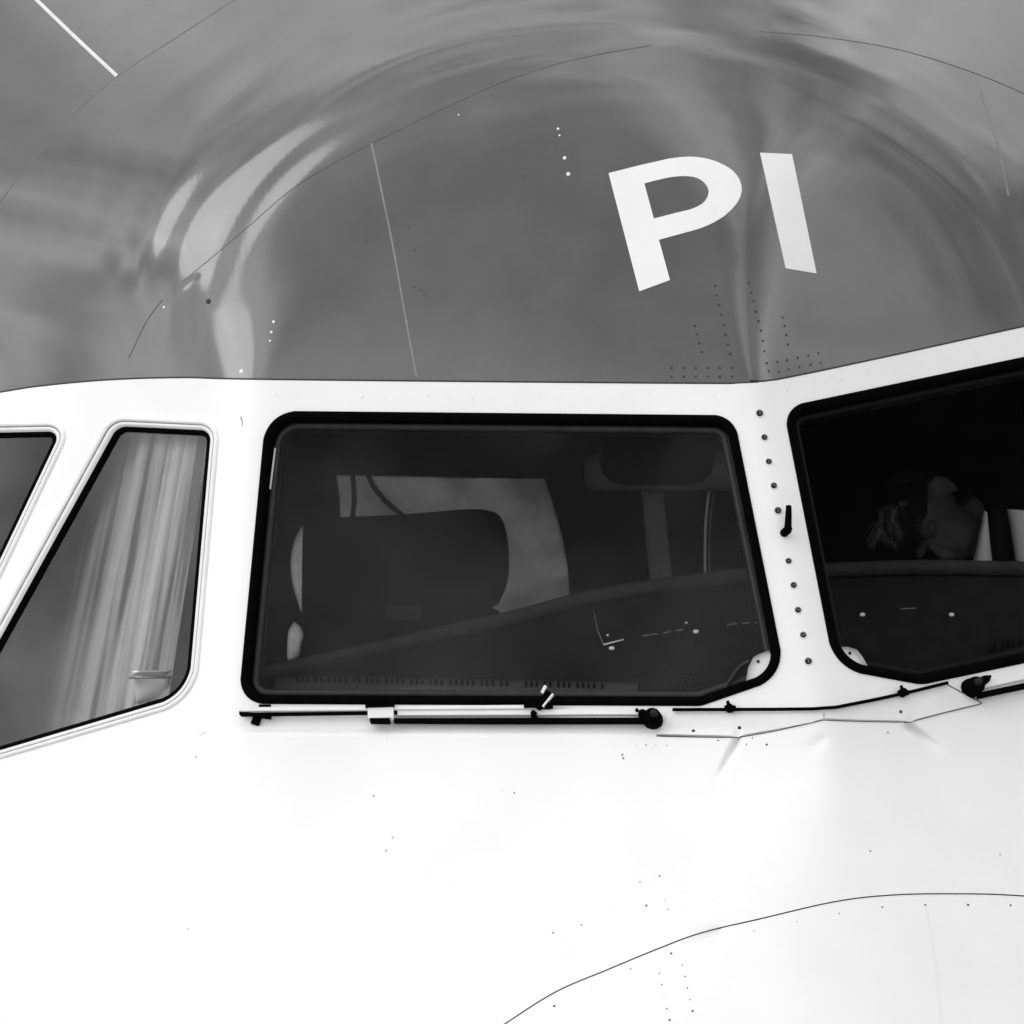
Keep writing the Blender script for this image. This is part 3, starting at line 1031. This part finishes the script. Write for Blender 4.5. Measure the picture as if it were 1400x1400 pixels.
trim('door_edge', spline([(985, 630), (972, 660), (966, 700), (964, 740), (964, 800)], 12), 1.7, 0.003, M['plate'], plane)
trim('door_edge', spline([(992, 630), (980, 660), (972, 700), (970, 740), (970, 800)], 12), 1.7, 0.002, M['post'], plane)
# overhead console
bm = bmesh.new()
c_ = at(898, 615, 1.2)
box_bm(bm, c_, 0.24, 0.30, 0.15, None, 0.05)
from_bm('overhead_console', bm, M['black'], plane, True)
bm = bmesh.new()
c_ = at(905, 645, 1.62)
box_bm(bm, c_, 0.34, 0.08, 0.085, None, 0.03)
from_bm('ceiling_trim', bm, M['post'], plane, True)

# ---------------------------------------------------------------- seat behind the near windshield
SY = 0.80
seat = thing('pilot_seat', 'empty dark seat with wide headrest behind the left windshield', 'seat', loc=Vector((at(555, 770, SY).x, SY, CZ - 0.98)))
SO = Vector(seat.location) - UP
def pillow(name, outline, y, depth, m, parent, bulge=0.6):
    """a cushion from a px outline at depth y, rounded front and back."""
    P = np.asarray(outline)
    cx, cy = P.mean(0)
    n = len(P)
    prof = [(1.0, 0.0), (0.985, -0.22), (0.93, -0.38), (0.80, -0.46), (0.45, -0.5), (0.985, 0.22), (0.93, 0.38), (0.80, 0.46)]
    bm = bmesh.new()
    def loop(s, dy):
        return [bm.verts.new(at(cx + (p_[0] - cx) * s, cy + (p_[1] - cy) * s, y) + Vector((0, dy * depth, 0)) - SO) for p_ in P]
    f_ = [loop(s, d) for s, d in prof[:5]]
    b_ = [f_[0]] + [loop(s, d) for s, d in prof[5:]]
    for seq in (f_, b_):
        for a, b in zip(seq[:-1], seq[1:]):
            for i in range(n):
                j = (i + 1) % n
                bm.faces.new((a[i], a[j], b[j], b[i]))
    bm.faces.new(f_[-1]); bm.faces.new(b_[-1])
    bmesh.ops.recalc_face_normals(bm, faces=bm.faces)
    return from_bm(name, bm, m, parent, True)
hr = spline([(414, 716), (424, 711), (470, 707), (540, 704), (600, 699), (640, 696), (668, 698), (684, 706), (693, 730), (696, 765), (694, 795), (685, 818), (670, 832), (600, 846), (500, 850), (425, 848), (413, 835), (411, 790), (412, 740), (414, 716)], 9)[:-1]
pillow('headrest', hr, SY, 0.13, M['seat'], seat)
br = spline([(414, 850), (500, 838), (600, 832), (668, 828), (690, 850), (700, 900), (705, 1100), (700, 1180), (560, 1195), (420, 1180), (408, 1100), (408, 950), (414, 850)], 14)[:-1]
pillow('backrest', br, SY + 0.03, 0.14, M['seat'], seat)
sc_ = spline([(424, 711), (411, 722), (401, 745), (397.5, 770), (400, 798), (407, 822), (413, 838), (418, 820), (420, 780), (419, 740), (424, 711)], 5)[:-1]
pillow('side_cover', sc_, SY + 0.02, 0.10, M['fleece'], seat)
sc2 = spline([(402, 850), (411, 857), (415, 868), (412, 880), (408, 898), (394, 903), (393, 880), (395, 862), (402, 850)], 4)[:-1]
pillow('armrest_cover', sc2, SY - 0.02, 0.08, M['fleece'], seat)
bm = bmesh.new()
box_bm(bm, at(552, 838, SY - 0.075) - SO, 0.075, 0.012, 0.028, None, 0.004)
from_bm('headrest_tab', bm, M['dashrim'], seat, True)
bm = bmesh.new()
box_bm(bm, Vector((0, -0.18, 0.42)), 0.44, 0.46, 0.11, None, 0.03)
from_bm('seat_cushion', bm, M['seat'], seat, True)
bm = bmesh.new()
box_bm(bm, Vector((0, -0.10, 0.185)), 0.30, 0.34, 0.37, None, 0.02)
from_bm('seat_base', bm, M['darkmetal'], seat, True)

# ---------------------------------------------------------------- pale cloth hanging behind the headrest
cl_th = thing('hanging_cloth', 'pale rumpled cloth with dark straps hanging behind the dark headrest', 'cloth', loc=Vector((at(615, 740, 0.96).x, 0.96, CZ + at(615, 740, 0.96).z)))
CO = Vector(cl_th.location) - UP
rows = []
NR, NC = 40, 56
for j in range(NR + 1):
    q = j / NR
    y_top, y_bot = 650.0, 838.0
    row = []
    for i in range(NC + 1):
        s = i / NC
        xl_ = 460 + 4 * math.sin(q * 7) + 6 * q
        xr_ = 744 + 34 * math.sin(min(1.0, q * 1.15) * math.pi / 2)
        px_ = xl_ + (xr_ - xl_) * s
        py_ = y_top + (y_bot - y_top) * q + (5 * s if j == 0 else 3 * s)
        yy = 0.96 + 0.016 * math.sin(9 * s + 5 * q) * (0.4 + q) + 0.012 * math.sin(21 * s - 9 * q + 1.0) + 0.02 * math.sin(4 * s * (1 + q) + 2) + 0.016 * math.sin(23 * q + 14 * s) * max(0, s - 0.4) * 1.6 + 0.55 * max(0, s - 0.32) ** 1.2
        row.append(at(px_, py_, yy) - CO)
    rows.append(row)
quadsheet('cloth', rows, M['cloth'], cl_th, True, 0.003)
def strap3(pts, y, w, name):
    P = spline(pts, 8)
    L, Rr = [], []
    T = np.gradient(P, axis=0); T /= np.linalg.norm(T, axis=1, keepdims=True)
    for p_, t_ in zip(P, T):
        nn_ = np.array([-t_[1], t_[0]]) * w / 2
        L.append(at(p_[0] + nn_[0], p_[1] + nn_[1], y) - CO); Rr.append(at(p_[0] - nn_[0], p_[1] - nn_[1], y) - CO)
    quadsheet(name, [L, Rr], M['strap'], cl_th, True, 0.003)
strap3([(482, 648), (484, 672), (484, 690), (480, 720)], 0.915, 7, 'strap')
strap3([(503, 648), (510, 664), (524, 682), (542, 698), (560, 712)], 0.915, 7, 'strap')

# ---------------------------------------------------------------- curtain behind the side window
def hang(pl0, pl1, pr0, pr1, depth, fold, nc):
    """pleated sheet behind the side window: left and right edges in px at top and bottom."""
    out = []
    for j in range(17):
        q = j / 16
        row = []
        for i in range(nc + 1):
            s = i / nc
            py_ = 556 + q * 520
            px_ = (pl0 + (pl1 - pl0) * q) * (1 - s) + (pr0 + (pr1 - pr0) * q) * s
            base = hull(np.array([px_]), np.array([min(py_, 985)]), -depth)[0]
            a_ = s * 17 + 2.2 * math.sin(s * 7 + 0.6 * q) + 0.8 * math.sin(s * 17)
            row.append(at(px_, py_, base[1] + fold * (math.sin(a_) * (0.5 + 0.5 * math.sin(s * 5 + 1)) + 0.45 * math.sin(a_ * 2.3 + q) + 0.8 * math.sin(s * 6 + 2))))
        out.append(row)
    return out
cu = hang(110, -10, 292, 212, 0.11, 0.007, 90)
cur = quadsheet('curtain', cu, M['curtain'], None, True, 0.002)
uvl = cur.data.uv_layers.new(name='UVMap')
for lp_ in cur.data.loops:
    uvl.data[lp_.index].uv = ((lp_.vertex_index % 91) / 90, (lp_.vertex_index // 91) / 16)
cur.location = UP
cur['label'] = 'pale pleated curtain hanging behind the larger side window'; cur['category'] = 'curtain'

# folded paper on a clip in the corner of the side window
doc = thing('document', 'folded white paper on a clip in the corner of the side window', 'paper', loc=UP)
base = hull(np.array([207.]), np.array([935.]), -0.06)[0][1]
def dq(pts, y0, m, name, bulge=0.0, th=0.002):
    rows_ = []
    n_ = 7
    (a, b, c_, d) = [np.array(t_, float) for t_ in pts]
    for j in range(n_):
        q = j / (n_ - 1)
        row = []
        for i in range(n_):
            s = i / (n_ - 1)
            p_ = (a * (1 - s) + b * s) * (1 - q) + (d * (1 - s) + c_ * s) * q
            row.append(at(p_[0], p_[1], y0 + bulge * math.sin(q * 5 + s * 3) + 0.02 * q))
        rows_.append(row)
    return quadsheet(name, rows_, m, doc, True, th)
dq([(181, 918), (234, 917), (226, 925), (181, 927)], base - 0.004, M['paper'], 'clip_flap')
dq([(183, 927), (229, 926), (232, 953), (186, 962)], base + 0.004, M['paper'], 'paper_sheet', 0.006)
bm = bmesh.new()
tube_bm(bm, [at(176, 926, base - 0.01), at(252, 926, base - 0.01)], 0.003, 8)
from_bm('clip_rod', bm, M['steel'], doc, True)

# ---------------------------------------------------------------- person in the right-hand seat
PY = 1.15
per = thing('person', 'person in white shirt and dark tie, head bowed behind right windshield', 'person', loc=Vector((at(1400, 800, PY).x, PY, CZ - 0.55)))
PO = Vector(per.location) - UP
hc = at(1274, 708, PY)                   # head centre
fdir = Vector((0.02, -0.74, -0.67)).normalized()   # where the face points
crown = Vector((-0.90, -0.34, 0.04)); crown = (crown - fdir * crown.dot(fdir)).normalized()
sidev = fdir.cross(crown).normalized()   # towards one ear
if sidev.y > 0: pass
HM = Matrix((sidev, fdir, crown)).transposed()   # local x side, y face, z crown
def hp(x, y, z): return hc + HM @ Vector((x, y, z))
def ell(bm, c, r, M_=None, seg=20):
    res = bmesh.ops.create_uvsphere(bm, u_segments=seg, v_segments=seg // 2 + 2, radius=1.0)
    for v_ in res['verts']:
        q = Vector((v_.co.x * r[0], v_.co.y * r[1], v_.co.z * r[2]))
        v_.co = (M_ @ q if M_ is not None else q) + c
def limb(bm, a, b, ra, rb, n_=6):
    a, b = Vector(a), Vector(b)
    tube_bm(bm, [a + (b - a) * i / n_ for i in range(n_ + 1)], ra, 14, True, rb)
bm = bmesh.new()
ell(bm, hp(0, -0.012, 0.028), (0.074, 0.094, 0.085), HM)           # skull
ell(bm, hp(0, 0.035, -0.045), (0.055, 0.056, 0.072), HM)           # jaw and face
ell(bm, hp(0, 0.070, -0.098), (0.024, 0.020, 0.018), HM)           # chin
limb(bm, hp(0, 0.088, 0.012), hp(0, 0.116, -0.032), 0.009, 0.015)  # nose
ell(bm, hp(0, 0.106, -0.036), (0.018, 0.014, 0.010), HM)
for s in (-1, 1):
    ell(bm, hp(s * 0.030, 0.076, 0.018), (0.024, 0.014, 0.010), HM)  # brow
    ell(bm, hp(s * 0.036, 0.056, -0.034), (0.022, 0.014, 0.022), HM) # cheek
    ell(bm, hp(s * 0.016, 0.086, -0.066), (0.016, 0.010, 0.006), HM) # lips
    # ear: rim and lobe
    ear = [hp(s * 0.080, -0.012, 0.028), hp(s * 0.088, -0.026, 0.020), hp(s * 0.088, -0.030, 0.0), hp(s * 0.084, -0.020, -0.020), hp(s * 0.078, -0.006, -0.030)]
    tube_bm(bm, ear, 0.0065, 8)
    ell(bm, hp(s * 0.076, -0.012, 0.0), (0.008, 0.016, 0.024), HM)
chest = at(1440, 900, PY + 0.12); neck = at(1385, 770, PY + 0.06); pelvis = at(1480, 1210, PY + 0.26)
limb(bm, hp(0, -0.03, -0.05), neck + Vector((0.0, 0, -0.02)), 0.058, 0.064)
limb(bm, neck, chest, 0.075, 0.15)
limb(bm, chest, pelvis, 0.15, 0.145)
ell(bm, chest + Vector((0, 0, 0.02)), (0.20, 0.12, 0.12))
ell(bm, pelvis, (0.18, 0.14, 0.10))
for s in (-1, 1):
    sh = chest + Vector((s * 0.19, -0.02 * s, 0.07)); el = sh + Vector((s * 0.03, -0.14, -0.25)); wr_ = el + Vector((-s * 0.10, -0.22, 0.0))
    limb(bm, chest + Vector((s * 0.06, 0, 0.08)), sh, 0.06, 0.058)
    limb(bm, sh, el, 0.055, 0.042); limb(bm, el, wr_, 0.042, 0.028)
    ell(bm, el, (0.043, 0.043, 0.043)); ell(bm, sh, (0.060, 0.060, 0.060))
    ell(bm, wr_ + Vector((-s * 0.015, -0.045, 0)), (0.036, 0.045, 0.016))
    for k in range(4):
        kb = wr_ + Vector((-s * 0.015 + (k - 1.5) * 0.018, -0.08, 0.0))
        L_ = (0.058, 0.068, 0.064, 0.05)[k]
        tube_bm(bm, [kb, kb + Vector((0, -L_ * 0.5, 0.006)), kb + Vector((0, -L_ * 0.8, -0.012)), kb + Vector((0, -L_, -0.032))], 0.009, 8)
    tb = wr_ + Vector((-s * 0.045, -0.03, 0.0))
    tube_bm(bm, [tb, tb + Vector((-s * 0.02, -0.03, -0.004)), tb + Vector((-s * 0.022, -0.055, -0.014))], 0.010, 8)
    hip = pelvis + Vector((s * 0.10, -0.03, -0.02)); kn = hip + Vector((s * 0.04, -0.40, 0.04)); ft = kn + Vector((0, -0.10, -0.30))
    limb(bm, hip, kn, 0.085, 0.060); limb(bm, kn, ft, 0.058, 0.040)
for v_ in bm.verts: v_.co -= PO
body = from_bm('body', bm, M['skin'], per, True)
rm = body.modifiers.new('skin_surface', 'REMESH'); rm.mode = 'VOXEL'; rm.voxel_size = 0.0055; rm.use_smooth_shade = True
sm = body.modifiers.new('relax', 'SMOOTH'); sm.factor = 0.5; sm.iterations = 4
dg = bpy.context.evaluated_depsgraph_get()
me2 = bpy.data.meshes.new_from_object(body.evaluated_get(dg))
body.modifiers.clear(); old = body.data; body.data = me2; me2.name = 'body'
for p_ in me2.polygons: p_.use_smooth = True

# hair: a close cap of fine locks and a paler fringe falling forward
def locks(name, m, n_, accept, r_, lmin, lmax, lift):
    bm = bmesh.new()
    rs = random.Random(3)
    made = 0
    while made < n_:
        th = rs.uniform(0, 2 * math.pi); ph = math.acos(rs.uniform(-0.25, 1.0))
        d = Vector((math.sin(ph) * math.cos(th), math.sin(ph) * math.sin(th), math.cos(ph)))
        root = Vector((d.x * 0.075, d.y * 0.095 - 0.012, d.z * 0.086 + 0.028))
        if not accept(root): continue
        made += 1
        flow = Vector((0.4 * d.x + rs.uniform(-.25, .25), 0.9, 0.1 + rs.uniform(-.2, .2))) if root.y > -0.03 else Vector((0.3 * d.x + rs.uniform(-.2, .2), -0.3, -0.8))
        flow = (flow - d * flow.dot(d)).normalized()
        L_ = rs.uniform(lmin, lmax)
        pts = []
        for k in range(5):
            q = k / 4
            pts.append(hc + HM @ (root + flow * L_ * q + d * (lift * math.sin(q * 3.1) - 0.25 * L_ * q * q) + Vector((rs.uniform(-1, 1), rs.uniform(-1, 1), rs.uniform(-1, 1))) * 0.0012) - PO)
        tube_bm(bm, pts, r_, 4, True, r_ * 0.35)
    return from_bm(name, bm, m, per, True)
def on_scalp(p_):
    if p_.y > 0.040 and p_.z < 0.062: return False
    if abs(p_.x) > 0.055 and -0.045 < p_.y < 0.06 and p_.z < 0.034: return False
    return p_.z > -0.02 or p_.y < -0.03
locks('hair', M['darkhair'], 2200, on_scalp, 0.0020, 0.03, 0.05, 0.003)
# paler fringe: tousled clumps of fine strands falling forward off the crown
bm = bmesh.new()
rs = random.Random(8)
for c_i in range(46):
    th = rs.uniform(0, 2 * math.pi); rad_ = rs.uniform(0, 0.055)
    root = Vector((rad_ * math.cos(th), 0.012 + rad_ * math.sin(th) * 0.8, 0.104 - rad_ * 0.55))
    dirn = Vector((rs.uniform(-0.6, 0.6), rs.uniform(0.2, 1.0), rs.uniform(0.2, 0.9))).normalized()
    curl = Vector((rs.uniform(-1, 1), rs.uniform(0, 1), -1)).normalized()
    L_ = rs.uniform(0.03, 0.07)
    for k_i in range(11):
        o_ = Vector((rs.gauss(0, 0.0035), rs.gauss(0, 0.0035), rs.gauss(0, 0.003)))
        d2 = (dirn + Vector((rs.gauss(0, .12), rs.gauss(0, .12), rs.gauss(0, .12)))).normalized()
        l2 = L_ * rs.uniform(0.75, 1.1)
        tube_bm(bm, [hc + HM @ (root + o_ * (1 - 0.6 * q) + d2 * l2 * q + curl * l2 * 0.55 * q * q) - PO for q in (0, .25, .5, .75, 1)], 0.0008, 3, True, 0.0003)
from_bm('fringe', bm, M['hair'], per, True)
# shirt: shell round neck, chest and upper arms
bm = bmesh.new()
limb(bm, neck + (chest - neck) * 0.05, chest, 0.084, 0.165, 8)
limb(bm, chest, pelvis, 0.165, 0.155)
ell(bm, chest + Vector((0, 0, 0.02)), (0.215, 0.135, 0.135))
for s in (-1, 1):
    sh = chest + Vector((s * 0.19, -0.02 * s, 0.07)); el = sh + Vector((s * 0.03, -0.14, -0.25))
    limb(bm, chest + Vector((s * 0.04, 0, 0.08)), sh, 0.075, 0.072)
    limb(bm, sh, sh + (el - sh) * 0.7, 0.068, 0.064); ell(bm, sh, (0.072, 0.072, 0.072))
for v_ in bm.verts: v_.co -= PO
sh_o = from_bm('shirt', bm, M['shirt'], per, True)
rm = sh_o.modifiers.new('cloth_surface', 'REMESH'); rm.mode = 'VOXEL'; rm.voxel_size = 0.009; rm.use_smooth_shade = True
dg = bpy.context.evaluated_depsgraph_get()
me3 = bpy.data.meshes.new_from_object(sh_o.evaluated_get(dg)); sh_o.modifiers.clear(); sh_o.data = me3; me3.name = 'shirt'
def perq(name, pts, y, m, th=0.004):
    a, b, c_, d = pts
    rows_ = []
    for j in range(8):
        q = j / 7
        row = []
        for i in range(5):
            s = i / 4
            x_ = (a[0] * (1 - s) + b[0] * s) * (1 - q) + (d[0] * (1 - s) + c_[0] * s) * q
            y_ = (a[1] * (1 - s) + b[1] * s) * (1 - q) + (d[1] * (1 - s) + c_[1] * s) * q
            row.append(at(x_, y_, y + 0.02 * math.sin(s * 3.1) * -1) - PO)
        rows_.append(row)
    return quadsheet(name, rows_, m, per, True, th)
perq('collar', [(1346, 698), (1350, 702), (1361, 772), (1331, 772)], PY - 0.10, M['shirt'])
perq('tie', [(1346, 686), (1375, 692), (1388, 772), (1358, 772)], PY - 0.11, M['tie'])
perq('shirt_front', [(1376, 696), (1440, 700), (1450, 775), (1389, 775)], PY - 0.10, M['shirt'])
